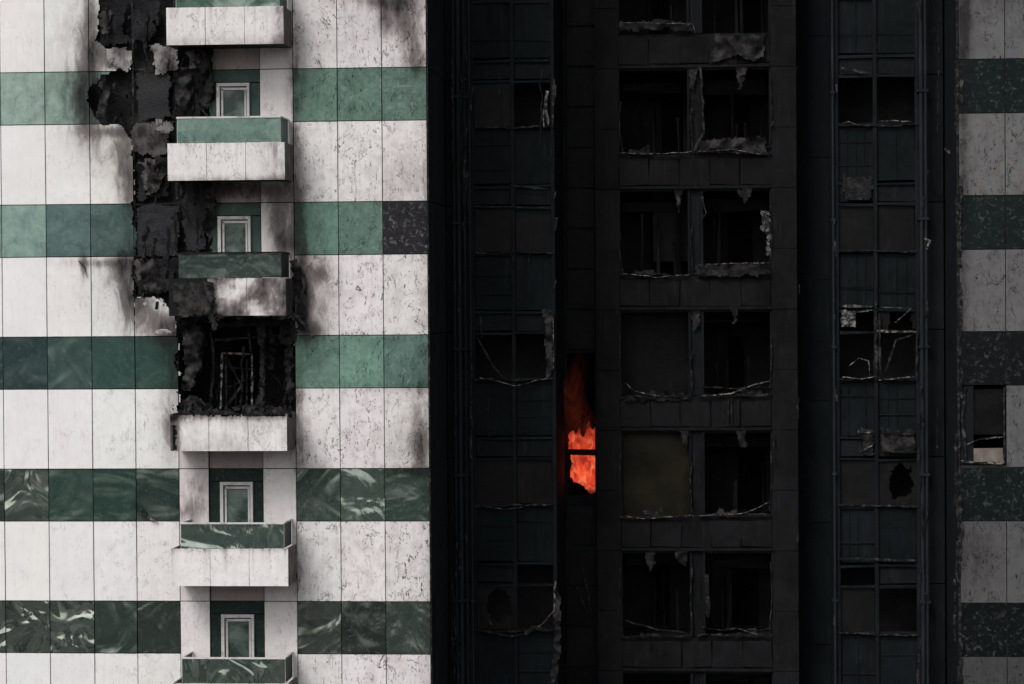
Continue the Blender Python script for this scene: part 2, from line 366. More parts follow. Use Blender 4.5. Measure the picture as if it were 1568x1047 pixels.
# ---- balconies
rail=B("balcony_rails",FRAMEW); slab=B("balcony_slabs",CHAR)
yb=-1.1
glx0=U(277,820,yb)[0]; glx1=U(434,820,yb)[0]
for k in range(-6,10):
    off=-FL*(k-3); zb=zbb+off; zt_=zbt+off; zg=zgt+off; vis=-2<=k<=4; cell=.045 if vis else 2
    fx0=U(262,868,yb)[0]; fx1=U(441.5,868,yb)[0]; W3=(fx1-fx0)/3
    for j in range(3):
        def sf(px,py,k=k,j=j):
            t=0
            yt=840+204.5*(k-3)-3*(3-k)*.6
            drip=max(0,fn(px,0,.12,k))*.45*math.exp(-max(0,py-yt)/22)
            if k==1:
                if j==0: return 1.4
                t=.44+.8*fn(px,py,.028,3)+ (.35 if j==1 else .0)*math.exp(-((px-330)/16)**2) + .45*math.exp(-((px-438)/14)**2)+.3*math.exp(-((py-485)/10)**2)
            if k==2: t=.75*math.exp(-((px-264)/12)**2)+.5*math.exp(-((py-634)/10)**2)+.12+.2*fn(px,py,.03)
            if k==0: t=.3*math.exp(-((px-425)/18)**2)+.3*math.exp(-((py-276)/7)**2)+.06
            if k==-1: t=.4*math.exp(-((px-430)/12)**2)+.2*math.exp(-((py-66)/12)**2)+.05
            if k>=3: t=.22*math.exp(-((py-yt)/5)**2)+.12*math.exp(-((px-264)/7)**2)
            return max(0,t+drip)
        hl=None
        if k==2: hl=lambda px,py: py<636+3*abs(fn(px,0,.09,4)) or (px-262+fn(px,py,.1)*4)<9-abs(py-640)*.05 and py>650
        v=.84
        w.plate(fx0+W3*j+.006,fx0+W3*(j+1)-.006,zb,zt_,yb,cell=.03 if k==2 else cell,hole=hl,sootf=sf if vis else None,dirt=.5,tint=(v,v*.97,v*.96),edge=.04,tilt=.015)
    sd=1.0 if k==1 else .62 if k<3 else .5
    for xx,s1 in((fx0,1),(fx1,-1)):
        w.box(min(xx,xx+s1*.05),max(xx,xx+s1*.05),yb+.045,-.012,zb,zt_-.005,soot=sd,dirt=.5,tint=(.35,.33,.32))  # side shade painted through this mask and grey tint, with some staining
    slab.box(fx0+.052,fx1-.052,yb+.045,-.02,zb+.004,zb+SL)
    if k!=2:
        gt=desat(lin(*{0:(104,134,124),1:(40,57,53),3:(38,66,60),4:(30,52,47)}.get(k,(60,98,85))),.1)
        g.plate(glx0,glx1,zt_+.01,zg-.02,yb+.02,cell=cell if vis else 2,amp=.03,dirt=.5,tint=gt,gloss={0:.1,1:.1,3:.7,4:.8}.get(k,.4),edge=.015)
        g.box(glx1-.014,glx1,yb+.06,-.03,zt_+.01,zg-.02,tint=tuple(v*.6 for v in gt),gloss=.0,dirt=.3)
        g.box(glx0,glx0+.014,yb+.06,-.03,zt_+.01,zg-.02,tint=gt,gloss=.0,dirt=.3)
        rl=rail if k!=1 else slab
        rl.box(glx0-.02,glx1+.02,yb+.0,yb+.05,zg-.018,zg+.018); rl.box(glx1-.025,glx1+.02,yb+.052,-.02,zg-.018,zg+.016)
        rl.box(glx0-.02,glx0+.025,yb+.052,-.02,zg-.018,zg+.016)
        for q in (0,.333,.666,1):
            xx=glx0+(glx1-glx0)*q; rl.box(xx-.012,xx+.012,yb+.04,yb+.065,zt_-.1,zg-.02)

# ---- charred debris on left
sh=B("charred_debris",SHARD); bp_=B("blistered_panels",BLIST); chp=B("hanging_char_panels",CHAR); cr_=B("crumpled_sheets",CRUMP)
def ragh(poly,amp=4,o=0):
    return lambda px,py: not inpoly(px+fn(px,py,.06,o)*amp*2,py+fn(px,py,.06,o+3)*amp*2,poly)
def ragplate(b,poly,d,amp=4,cell=.035,y_amp=.06,**k):
    xs=[p[0] for p in poly]; ys=[p[1] for p in poly]
    k.setdefault('freq',3.0)
    b.pplate(min(xs)-6,max(xs)+6,min(ys)-6,max(ys)+6,d,cell=cell,hole=ragh(poly,amp,R(0,50)),amp=y_amp,tilt=.05,**k)
ragplate(bp_,[(209,316),(272,314),(273,391),(209,393)],.02,1.5,y_amp=.03)
ragplate(bp_,[(208,114),(262,112),(258,150),(264,180),(210,184)],.05,2.5,y_amp=.05,freq=1.8)
ragplate(chp,[(206,395),(272,395),(262,440),(208,450)],.03,3.5,y_amp=.06,freq=1.8,rnd=1)
ragplate(chp,[(210,240),(262,240),(258,300),(212,306)],.06,3.5,y_amp=.06,freq=1.8,rnd=.9)
ragplate(chp,[(150,0),(196,0),(190,40),(198,68),(152,66)],.05,3,y_amp=.06,freq=1.8,rnd=.6)
ragplate(chp,[(203,0),(247,0),(240,50),(225,66),(205,60)],.06,4,y_amp=.06,freq=1.8,rnd=.9)
ragplate(bp_,[(278,282),(316,282),(312,340),(316,385),(284,380)],.08,3,y_amp=.05,freq=1.8)
ragplate(chp,[(270,110),(322,112),(300,182),(268,182)],.06,5,y_amp=.05,freq=1.8)
for poly,v in(([(228,70),(268,66),(272,108),(240,112)],.28),([(204,192),(262,190),(258,236),(204,236)],.12),([(286,80),(300,76),(310,100),(290,104)],.2),([(208,462),(248,456),(268,500),(262,514),(208,514)],.65),([(214,248),(236,246),(240,290),(224,300)],.12),([(240,186),(262,186),(262,200),(240,200)],.25),([(160,76),(200,76),(198,106),(166,104)],.34),([(206,400),(240,398),(236,420),(208,425)],.10),([(152,20),(170,10),(168,50),(154,56)],.10)):
    xs=[p[0] for p in poly]; ys=[p[1] for p in poly]
    w.pplate(min(xs)-4,max(xs)+4,min(ys)-4,max(ys)+4,.015,cell=.03,hole=ragh(poly,4,R(0,9)),sootf=lambda px,py:.36+.5*fn(px,py,.04,2),amp=.05,freq=1.8,dirt=1,tint=(v,v*.96,v*.95))
# drooping melted cladding by the upper doors and the burnt balcony
for poly,d,a in(([(296,72),(328,74),(324,100),(330,130),(318,166),(306,160),(312,120),(300,100)],-.06,.14),([(268,108),(290,106),(296,140),(284,170),(272,160)],-.04,.12),
   ([(306,280),(326,282),(328,330),(320,372),(312,350),(316,310)],-.05,.12),([(226,246),(256,250),(246,290),(232,300),(224,270)],-.02,.12),([(214,400),(250,404),(262,440),(240,452),(220,440)],-.03,.12),
   ([(142,116),(160,112),(168,140),(160,180),(148,176),(152,140)],.03,.10),([(444,400),(454,396),(462,450),(468,500),(456,506),(450,450)],-.10,.12)):
    ragplate(cr_,poly,d,3,.03,a,freq=2.6)
def shards(n,x0,x1,y0,y1,s0,s1,d0,d1,cond=None):
    for _ in range(n):
        px=R(x0,x1);py=R(y0,y1)
        if cond and not cond(px,py): continue
        c=P(px,py,R(d0,d1)); a=R(0,6.28); L=R(s0,s1); k=random.random(); i=len(sh.v)
        nn=random.choice((4,5,5,6))
        for q in range(nn):
            t=a+q*6.28/nn+R(-.3,.3); rr=L*R(.4,1)
            sh.av(c+Vector((math.cos(t)*rr*.6,R(-.05,.05),math.sin(t)*rr)),rnd=k)
        sh.f.append(tuple(range(i,i+nn)))
shards(170,150,325,0,485,.03,.13,-.02,.12,lambda a,b:inpoly(a,b,BURN) and random.random()<.9)
shards(30,300,460,478,500,.04,.12,-.5,.05)
shards(70,258,452,620,638,.03,.12,-1.05,-.2)
shards(16,140,205,108,190,.03,.08,.05,.12,lambda a,b:inpoly(a,b,BURN))
shards(14,440,470,395,520,.03,.08,-.25,-.02)
shards(40,280,445,590,634,.03,.12,.1,1.6)
def strips(b,n,x0,x1,y0,y1,d0,d1,w0=.015,w1=.06,wob=5,Lm=160):
    for _ in range(n):
        px=R(x0,x1); a=R(y0,y1-20); e=min(y1,a+R(.3,1)*Lm); d=R(d0,d1); pts=[];ws=[]; ww=R(w0,w1); q=a; o=R(0,99)
        while q<e:
            pts.append(P(px+wob*noise.noise(Vector((q*.05,o,0))),q,d+.06*noise.noise(Vector((q*.08,o,5))))); ws.append(ww*R(.5,1.5)); q+=5
        if len(pts)>2: b.ribbon(pts,ws,.02)
for poly,d,a in(([(276,492),(296,488),(312,500),(306,560),(292,600),(278,598),(282,545)],-.05,.16),([(300,486),(318,490),(312,540),(308,580),(298,560),(304,520)],.15,.14),
   ([(394,488),(404,490),(406,560),(402,630),(392,628),(398,560)],.05,.10),([(425,490),(448,486),(455,520),(440,530),(430,518)],-.1,.15),([(440,528),(450,524),(450,600),(444,630),(438,600)],.0,.14),
   ([(330,486),(440,486),(436,496),(380,502),(334,498)],.0,.15),([(272,614),(300,606),(330,626),(400,618),(450,624),(450,636),(272,636)],.1,.12),
   ([(262,430),(326,432),(330,478),(300,484),(270,480)],-1.16,.03),([(318,430),(326,432),(324,475),(332,500),(324,505),(316,470)],-1.2,.08),([(412,510),(420,500),(422,540),(416,580),(412,560)],.5,.14)):
    ragplate(cr_,poly,d,2.5,.035,a,freq=3)
strips(sh,8,276,448,490,634,.0,.9,.02,.06,Lm=100)
strips(sh,10,208,272,230,480,-.04,.1,Lm=80)
strips(sh,8,272,325,75,480,-.08,.1,.02,.07,Lm=90)
strips(sh,10,150,325,-5,110,-.04,.1,Lm=70)
ash=B("ashen_frame_edges",ASH); bm=B("bare_metal_debris",ASHB)
for pl in([(203,0),(204,110),(207,460)],[(267,0),(270,120),(272,480)],[(150,108),(325,103)],[(203,188),(325,184)],[(205,313),(325,309)],[(206,392),(325,388)],[(236,190),(238,312)],[(300,100),(302,390)],[(175,0),(176,70)]):
    ash.pline(pl,.10,.045,.04,.8)
bm.pline([(338,632),(340,540),(386,542),(386,632)],.3,.05,.04,.4); ash.pline([(345,545),(370,590),(345,625)],.5,.06,.03,.6); ash.pline([(346,550),(347,628)],.45,.04); ash.pline([(378,550),(378,628)],.45,.04)
ash.pline([(380,500),(385,545)],.2,.05); ash.pline([(330,520),(440,512)],.3,.06,.04,1); ash.pline([(404,490),(400,630)],.1,.08,.03,2); ash.pline([(330,560),(392,566)],.9,.05); ash.pline([(330,600),(392,575)],.9,.04)
ash.pline([(322,500),(330,560),(318,630)],.6,.07,.03,3); ash.pline([(410,560),(438,600),(430,630)],.7,.06,.03,2)
ash.pline([(345,480),(365,486),(395,478),(430,488),(452,480),(482,518)],-.9,.05,.03,2.5); ash.pline([(276,480),(300,488),(330,484)],-.5,.06,.03,3); ash.pline([(452,400),(460,440),(456,480),(462,500)],-.08,.05,.03,3)
ash.pline([(272,630),(300,634),(330,628),(370,636),(420,630),(450,634)],-1.0,.07,.05,2.5)
bm.pline([(340,286),(352,282),(380,284)],-.2,.02,.02,1.5); ash.pline([(320,100),(326,140),(310,170),(322,182)],-.06,.06,.03,2)
ash.pline([(120,398),(130,410),(134,425)],-.05,.02,.02,1); bm.pline([(214,779),(226,790),(240,797)],-.06,.06,.02,1.5)

# ------------------------------------------------------------ burnt recess
sw=B("recess_walls",SWALL); rv=B("recess_reveal",REV); sf_=B("concrete_frame",SFRAME); sbl=B("spandrel_cassettes",SBLUE); pn=B("sooted_panes",PANE)
pp=B("drain_pipes",REV)
dA,dS,dC,dS2,dD=4.0,7.5,7.0,8.0,4.0
xA1=U(850,500,dA)[0]
for k in range(-6,10):
    z1=ztop(k)-.0; z0=ztop(k+1)+.02
    for a,b_ in((.04,1.3),(1.32,2.65),(2.67,3.95)): rv.box(XL1-.3,XL1-.012+R(-.004,.004),a,b_,z0,z1)
sw.box(XL1-.6,XL1-.302,.31,12,zlo,zhi)
sw.box(XR0+.012,XR0+.3,.04,12,zlo,zhi)
def zr(py,d,px): return U(px,py,d)[1]
def bay(px0,px1,cols,d,sill0,per,opened):
    for c in cols:
        x=U(c,523,d)[0]; sw.box(x-.045,x+.045,d-.05,d+.08,zlo,zhi)
    zs0=zr(sill0,d,(px0+px1)/2)
    perz=(zs0-zr(sill0+4*per,d,(px0+px1)/2))/4; H=perz/per
    for k in range(-5,9):
        zs=zs0-perz*k
        for (a,b_,nm) in ((0,88,'s1'),(90,120,'s2'),(122,per,'w')):
            z1=zs-a*H; z0=zs-b_*H
            x=[U(c,523,d)[0] for c in cols]
            for i in range(len(x)-1):
                zj=R(-.02,.02); sw.box(x[i]+.046,x[i+1]-.046,d-.03,d+.06,z1-.03+zj,z1+.03+zj,jit=.015)
                st=opened.get((k+1 if nm=='w' else k,nm,i),'p')
                X0=x[i]+.05;X1=x[i+1]-.05
                if st=='o': continue
                bb={'p':pn if nm=='w' else (sbl if nm=='s1' else sw),'c':pn}.get(st,pn)
                if st=='h':
                    cx,cz=(X0+X1)/2,(z0+z1)/2; oo=R(0,90)
                    hf=lambda px,py,cx=cx,cz=cz,oo=oo:(lambda p:((p[0]-cx-.1)/.28)**2+((p[1]-cz-.03)/.40)**2<1+fn(px,py,.05,oo)*.8)(U(px,py,d))
                    pn.plate(X0,X1,z0+.035,z1-.035,d+.02,cell=.035,hole=hf,rnd=1.0)
                    continue
                bb.box(X0,X1,d+.01+R(0,.03),d+.06,z0+.035,z1-.035,jit=.012)
                if nm=='s1':
                    for q in range(1,3):
                        zz=z0+(z1-z0)*q/3+R(-.08,.08); 
                        if random.random()<.6: sw.box(X0,X1,d-.008,d+.0,zz-.010,zz+.010,jit=.008)
                    for q in range(1,4):
                        xx=X0+(X1-X0)*q/4
                        if random.random()<.4: sw.box(xx-.006,xx+.006,d-.006,d+.002,z0+.05,z1-.05)
    return zs0,perz
bay(725,850,(725,787,848),dA,195,192.5,{(0,'w',1):'o',(2,'w',0):'o',(2,'w',1):'o',(4,'w',0):'h',(4,'w',1):'o',(3,'s2',1):'o',(1,'w',0):'p',(-1,'w',0):'o'})
bay(1282,1405,(1282,1341,1405),dD,190,195,{(0,'w',0):'o',(0,'w',1):'o',(2,'w',0):'o',(2,'w',1):'o',(3,'w',1):'h',(4,'w',1):'o',(1,'s2',0):'o',(1,'s2',1):'h',(3,'s2',0):'o',(4,'w',0):'c'})
for a,b_ in((690,724),(1407,1470)):
    x0=U(a,523,4)[0]-(.5 if a<700 else 0);x1=U(b_,523,4)[0]
    if a>1000: x1=XR0
    else: x0=XL1
    for k in range(-6,10): sw.box(x0,x1-.03,4.0,4.3,ztop(k+1)+.012,ztop(k)-.012)
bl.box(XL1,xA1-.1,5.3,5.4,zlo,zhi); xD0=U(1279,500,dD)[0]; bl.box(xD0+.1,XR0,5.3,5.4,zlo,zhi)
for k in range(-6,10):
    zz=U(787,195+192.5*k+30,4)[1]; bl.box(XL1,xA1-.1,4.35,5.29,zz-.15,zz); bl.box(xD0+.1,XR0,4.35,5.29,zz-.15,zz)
sw.box(xA1-.09,xA1,4.1,9,zlo,zhi); sw.box(xD0,xD0+.09,4.1,9,zlo,zhi)
for px,d,r in((697,3.7,.035),(704,3.65,.05),(713,3.8,.03),(721,3.7,.025),(1412,3.7,.05),(1419,3.65,.035),(1277,3.9,.03)):
    x=U(px,523,d)[0]; n=10
    i0=len(pp.v)
    for z in(zlo,zhi):
        for q in range(n): pp.av((x+r*math.cos(q*6.283/n),d+r*math.sin(q*6.283/n),z),rnd=.8)
    for q in range(n): pp.f.append((i0+q,i0+(q+1)%n,i0+n+(q+1)%n,i0+n+q))
    for k in range(-5,9):
        z=ztop(k)-.4; pp.box(x-r*1.7,x+r*1.7,d-r*1.3,d+.3,z-.03,z+.03)
for k in range(-6,10):
    x0=U(1215,523,dS2)[0];x1=U(1290,523,dS2)[0]
    sbl.box(x0,x1,dS2,dS2+.1,U(880,245+185*k,dS2)[1]+.01,U(880,60+185*k,dS2)[1]-.01)
x0=U(843,523,dS)[0];x1=U(916,523,dS)[0]
sw.box(x0,x1,dS,dS+.2,U(880,540,dS)[1],zhi); sw.box(x0,x1,dS,dS+.2,zlo,U(880,770,dS)[1])
for y0_ in range(-330,520,62): pn.pbox(868,910,y0_,y0_+58,dS-.03,.02,jit=.01)
for y0_ in range(775,1300,62): pn.pbox(868,910,y0_,y0_+58,dS-.03,.02,jit=.01)
sw.pbox(843,869,538,772,dS-.02,.2); sw.pbox(911,918,538,772,dS-.02,.2)
sw.pbox(868,912,688,697,dS-.04,.08,jit=.015); sw.pbox(868,912,758,772,dS-.03,.1)
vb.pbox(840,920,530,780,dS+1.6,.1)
# fire
m=M("flame_emission"); n=m.noise(1.5,3,.6,1.4,m.map(1.3,1,.8)); nn=m.noise(4,4,.6,1.2,m.map(1.4,1,.7))
col=m.mix(m.rng(n,.34,.60),(.45,.024,.010),(.90,.085,.026)); col=m.mix(m.rng(nn,.50,.70,0,.85),col,(1.0,.24,.11))
col=m.mix(m.rng(m.noise(3.2,4,.6,1.2,m.map(1,1,.7,.5)),.52,.66,0,.85),col,(.22,.013,.007))
col=m.mix(m.rng(m.attr("soot").outputs['Fac'],0,1,0,1),col,(.10,.007,.005))
m.l(col,m.b.inputs['Emission Color']); m.b.inputs['Emission Strength'].default_value=1.05; m.b.inputs['Base Color'].default_value=(0,0,0,1); FIRE=m.m
m=M("dim_flame"); n=m.noise(1.3,4,.65,1.2,m.map(1.6,1,.6)); t=m.t.nodes.new("ShaderNodeBsdfTransparent"); e=m.t.nodes.new("ShaderNodeEmission"); e.inputs[0].default_value=(.30,.045,.022,1); e.inputs[1].default_value=.19
x=m.t.nodes.new("ShaderNodeMixShader"); m.l(m.op('MULTIPLY',m.rng(n,.36,.76),m.attr("soot").outputs['Fac']),x.inputs[0]); m.l(t.outputs[0],x.inputs[1]); m.l(e.outputs[0],x.inputs[2]); m.l(x.outputs[0],m.out.inputs[0]); DIM=m.m
fr=bpy.data.objects.new("fire",None); sc.collection.objects.link(fr)
fb=B("flames",FIRE,fr)
ragplate(fb,[(869,689),(870,674),(873,664),(876,657),(880,667),(885,650),(888,663),(893,670),(897,660),(902,645),(907,657),(912,652),(912,692),(869,692)],dS+.25,1.6,.02,.03,sootf=lambda px,py:max(0,min(1,(667-py)/14+fn(px,py,.08)*.5)))
ragplate(fb,[(874,694),(913,694),(913,753),(906,757),(897,749),(895,743),(877,738),(873,728)],dS+.25,1.4,.02,.03,sootf=lambda px,py:max(0,min(1,(py-742)/14+fn(px,py,.08)*.5)))
fb.done(True)
fd=B("flame_wisps",DIM,fr)
fd.pplate(848,918,530,700,dS-.35,cell=.06,amp=.05,edge=0,sootf=lambda px,py:max(0,1-((px-884-6*math.sin(py*.05))/(10+ (py-530)*.15))**2)*min(1,max(0,(py-535)/60))*min(1,max(0,(695-py)/35)))
fd.done()
# ---- C frame
zc0=U(1065,103,dC)[1]; zc4=U(1065,843,dC)[1]; pz=(zc0-zc4)/4; Hc=pz/185
cx=[U(p,523,dC)[0] for p in(913,949,1056,1076,1181,1221)]
for k in range(-6,10):
    zt=zc0-pz*k; zs=zt-132*Hc; zn=zt-pz
    for a,b_ in((0,1),(4,5)):
        for q in range(2):
            za=zt-(zt-zn)*q/2; zb_=zt-(zt-zn)*(q+1)/2
            sf_.box(cx[a],cx[b_],dC+R(0,.02),dC+.3,zb_+.006,za-.006)
    sf_.box(cx[2]+.02,cx[3]-.02,dC+.08,dC+.3,zs,zt,jit=.01)
    sf_.box(cx[1]+.001,cx[4]-.001,dC+.06,dC+.3,zn+.0,zs-.02)
    n=5
    for q in range(n):
        xa_=cx[1]+(cx[4]-cx[1])*q/n+.015; xb_=cx[1]+(cx[4]-cx[1])*(q+1)/n-.015
        sf_.box(xa_,xb_,dC-.0,dC+.05,zn+.10,zs-.12,jit=.028); 
    sf_.box(cx[1]+.01,cx[4]-.01,dC-.04,dC+.05,zn+.0,zn+.07); 
    for a,b_ in((1,2),(3,4)):
        for xx in(cx[a],cx[b_]): sw.box(xx-.03,xx+.03,dC+.02,dC+.1,zs,zt)
        sw.box(cx[a],cx[b_],dC+.03,dC+.1,zt-.06,zt)
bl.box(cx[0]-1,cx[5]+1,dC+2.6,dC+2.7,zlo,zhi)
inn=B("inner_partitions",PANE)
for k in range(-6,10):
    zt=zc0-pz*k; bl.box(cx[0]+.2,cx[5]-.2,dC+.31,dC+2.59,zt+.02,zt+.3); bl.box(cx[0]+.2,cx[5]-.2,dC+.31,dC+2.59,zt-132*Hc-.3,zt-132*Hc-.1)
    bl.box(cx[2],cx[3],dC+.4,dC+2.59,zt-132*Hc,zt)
    for s0,s1 in((cx[1],cx[2]),(cx[3],cx[4])):
        if k==3 and s0==cx[1]: continue
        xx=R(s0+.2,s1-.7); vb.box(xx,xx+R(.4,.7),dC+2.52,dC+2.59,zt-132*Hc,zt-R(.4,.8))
        for q in range(4): 
            xx=R(s0+.1,s1-.1); inn.box(xx,xx+.04,dC+1.2,dC+1.25,zt-132*Hc,zt-R(.2,1.4),jit=.05)
        inn.box(s0+.05,s1-.05,dC+1.4,dC+1.43,zt-R(.3,.6),zt-.25,jit=.05)
inn.pbox(950,1054,476,604,dC+1.0,.05,rnd=1.0); inn.pbox(1000,1054,290,400,dC+1.5,.05); inn.pbox(1080,1120,843,960,dC+1.7,.05)
ol=B("window_smoke_haze",OLIVE); ol.pplate(952,1060,658,792,dC+.16,amp=.02,cell=.1)  # opaque olive sheet in the opening, its colour standing in for smoke haze
def ragged(b,x0,x1,y,d,w_=.045,jag=2.2,sag=0):
    n=4; pl=[(x0+(x1-x0)*i/n, y+sag*math.sin(i/n*3.14)+R(-2.5,2.5)) for i in range(n+1)]
    b.pline(pl,d,w_,.05,jag,6,.8)
for k in range(0,5):
    y=235+185*k
    ragged(ash,949,1056,y,dC-.05,.04); ragged(ash,1068,1181,y-2,dC-.05,.05)
    if k%2==0: ragged(ash,1076,1181,y-12,dC-.03,.03,1.5)
    ash.pline([(1060,y-R(60,130)),(1057,y-60),(1060,y-5)],dC-.02,.03,.03,1.2); ash.pline([(1180,y-R(60,120)),(1182,y-60),(1178,y-8)],dC-.02,.025,.03,.8)
    ash.pline([(950,y-R(45,120)),(948,y-40),(954,y)],dC-.02,.02,.03,1)
    for q in range(2):
        xx=R(955,1150); yy=y-134; ww=R(8,22); ragplate(cr_,[(xx,yy),(xx+ww,yy),(xx+ww*.8,yy+R(14,30)),(xx+ww*.4,yy+R(20,40)),(xx+2,yy+R(8,16))],dC-.02,2,.03,.06,freq=2.5)
    for a_,b_ in((955,1050),(1080,1175)):
        xx=R(a_,b_-30); ragplate(cr_,[(xx,y),(xx+R(0,6),y-R(5,14)),(xx+16,y-R(3,8)),(xx+30,y-R(6,16)),(xx+34,y)],dC-.04,1.5,.03,.05,freq=2.5)
ragplate(cr_,[(1072,214),(1172,210),(1170,236),(1130,230),(1110,228),(1074,232)],dC-.12,3,.035,.09,freq=2.2)
ragplate(cr_,[(1095,52),(1172,54),(1170,90),(1130,86),(1092,92)],dC-.1,3,.035,.12,freq=2.2)
ragplate(cr_,[(948,30),(1060,34),(1060,46),(950,44)],dC-.08,2.5,.035,.07,freq=2.2)
ragplate(cr_,[(1062,406),(1178,402),(1178,416),(1120,424),(1062,420)],dC-.12,2.5,.035,.08,freq=2.2)
ragplate(cr_,[(958,605),(1060,603),(1058,612),(958,614)],dC-.05,2,.035,.05)
ragplate(bm,[(1165,325),(1178,322),(1180,392),(1172,390),(1174,360),(1166,350)],dC-.05,1.5,.03,.08,freq=2.2)
bm.pline([(1074,606),(1120,602),(1150,590),(1178,583)],dC-.1,.03,.03,.7); ash.pline([(1075,605),(1180,604)],dC-.05,.04,.03,1.5)
bm.pline([(1060,790),(1140,786),(1165,775),(1178,768)],dC-.1,.022,.03,.8); bm.pline([(955,790),(990,794),(1060,788)],dC-.1,.02,.03,1.2)
bm.pline([(955,418),(1000,424),(1058,420)],dC-.1,.022,.03,1.2); bm.pline([(958,585),(970,598),(1010,606)],dC-.1,.02,.03,.8)
bm.pline([(950,233),(985,236),(1058,232),(1060,222)],dC-.1,.02,.03,1.2); bm.pline([(1165,322),(1180,330)],dC-.1,.02); bm.pline([(1070,232),(1120,228),(1165,236)],dC-.2,.014,.02,1.2); bm.pline([(1070,404),(1178,402)],dC-.2,.016,.02,1); bm.pline([(950,34),(1060,36),(1065,52)],dC-.15,.014,.02,1)
ash.pline([(958,950),(1000,962),(1050,968)],dC-.1,.04,.03,1); ash.pline([(1082,880),(1084,945)],dC-.1,.10,.03,1.5); bm.pline([(1130,962),(1160,972)],dC-.1,.02,.02,1.2)
ash.pline([(1073,105),(1078,200),(1062,232)],dC-.1,.06,.04,2); ash.pline([(1074,300),(1082,325),(1070,340)],dC-.1,.05,.04,1.5)
for px in(1115,1120): ash.pline([(px,610),(px+R(-1,1),650)],dC-.08,.03,.02,.5)
bm.pline([(838,138),(835,165),(840,192)],dA-.1,.07,.03,1.0); ash.pline([(848,120),(846,195)],dA-.1,.06); bm.pline([(832,165),(833,195)],dA-.08,.04,.02,.8)
for k in range(5): ragged(ash,728,848,195+192.5*k,dA-.06,.035,1.4)
ragplate(cr_,[(832,475),(848,475),(846,570),(834,580),(838,540)],dA-.1,2,.035,.08)
bm.pline([(847,478),(848,565)],dA-.12,.018,.03,.6); ash.pline([(730,515),(755,560),(775,582)],dA-.1,.05,.03,.8)
bm.pline([(735,578),(790,590),(840,578)],dA-.1,.018,.03,1.6); ash.pline([(735,480),(738,520)],dA-.05,.04)
bm.pline([(850,890),(848,935),(830,955),(805,970)],dA-.15,.035,.03,1.2); ragplate(cr_,[(846,900),(856,905),(858,1000),(850,1047),(842,1045),(850,980)],dA-.15,2,.035,.08); ash.pline([(805,970),(815,960),(845,965)],dA-.15,.08,.05,2)
ash.pline([(740,965),(790,975),(810,968)],dA-.1,.05,.03,2); ash.pline([(735,930),(760,965)],dA-.1,.04,.02,1); bm.pline([(742,775),(775,779),(800,776)],dA-.1,.018,.03,1.2); ash.pline([(725,315),(840,318)],dA-.1,.03,.02,.8)
ash.pline([(788,285),(840,288)],dA-.1,.05,.02,1); ash.pline([(870,880),(885,900),(900,940)],dS-.2,.04,.02,1); ash.pline([(893,870),(905,935)],dS-.2,.03,.02,1)
strips(ash,16,692,722,0,1047,3.4,3.6,.01,.03,3,200); strips(ash,5,728,848,0,1047,3.85,3.9,.01,.02,4,120); strips(ash,8,1407,1466,0,1047,3.5,3.8,.01,.03,3,200)
pts=[(655,325),(675,350),(692,368)]; ash.pline(pts,3.2,.012,.012,.5)
for _ in range(70): 
    px=random.choice((697,704,713,722,851,1412,1419,1279,1343,1407,1183,1222)); py=R(0,1047); dd=3.6 if px<730 or px>1270 else (3.9 if px<860 else 6.9)
    ash.pline([(px+R(-2,2),py),(px+R(-3,3),py+R(4,26))],dd,R(.02,.06),.03,1)
for k in range(5): ragged(ash,1284,1405,190+195*k,dD-.06,.035,1.4)
for a in([(1290,188),(1300,186),(1310,190)],[(1345,186),(1368,184),(1398,186)],[(1290,577),(1320,580),(1340,576)],[(1345,582),(1400,576)]): bm.pline(a,dD-.12,.024,.03,1.2)
ragplate(bm,[(1290,476),(1309,474),(1310,500),(1289,498)],dD-.08,1.0,.03,.03,freq=1.5); bm.pline([(1290,468),(1336,469)],dD-.1,.06,.03,.5); bm.pline([(1312,478),(1336,474)],dD-.1,.03,.03,1)
bm.pline([(1350,470),(1395,472),(1370,494)],dD-.1,.02,.02,.6); bm.pline([(1342,506),(1403,508)],dD-.1,.06,.03,.5); ash.pline([(1346,480),(1348,575)],dD-.1,.05,.02,1)
ash.pline([(1341,462),(1341,582)],dD-.1,.08,.04,1); ash.pline([(1404,505),(1404,580)],dD-.1,.05,.03,1)
bm.pline([(1300,560),(1315,548),(1330,552),(1332,575)],dD-.1,.016,.02,.7); ash.pline([(1355,570),(1372,520),(1398,512)],dD-.1,.05,.02,1.5)
ragplate(cr_,[(1314,656),(1337,657),(1336,698),(1318,695),(1324,680)],dD-.08,2,.035,.04,freq=2.2); ragplate(cr_,[(1350,658),(1402,656),(1403,696),(1350,692)],dD-.08,2,.035,.04,freq=2.2)
bm.pline([(1314,660),(1336,662)],dD-.12,.05,.02,1.2); bm.pline([(1318,690),(1336,682)],dD-.12,.05,.02,2.0); ash.pline([(1352,662),(1400,664)],dD-.12,.05,.02,1.2); ash.pline([(1350,690),(1402,692)],dD-.12,.05,.02,1.5)
ash.pline([(1284,855),(1402,858)],dD-.1,.06,.03,1); ash.pline([(1290,105),(1335,112)],dD-.1,.05,.02,3); ragplate(cr_,[(1290,270),(1335,272),(1334,306),(1292,305)],dD-.06,2,.05,.03,freq=1.5)
bm.pline([(1446,228),(1460,236),(1468,262),(1466,300),(1462,322)],2.5,.05,.03,1.4); bm.pline([(1416,366),(1424,368),(1418,382)],3.5,.07,.04,1.5)
tr=B("corner_trim",ASH)
for k in range(-4,9):
    tr.box(XL1-.004,XL1+.03,-.01,.04,ztop(k+1),ztop(k)-.01,jit=.006); tr.box(XR0-.05,XR0+.004,-.01,.04,ztop(k+1),ztop(k)-.01,jit=.012)
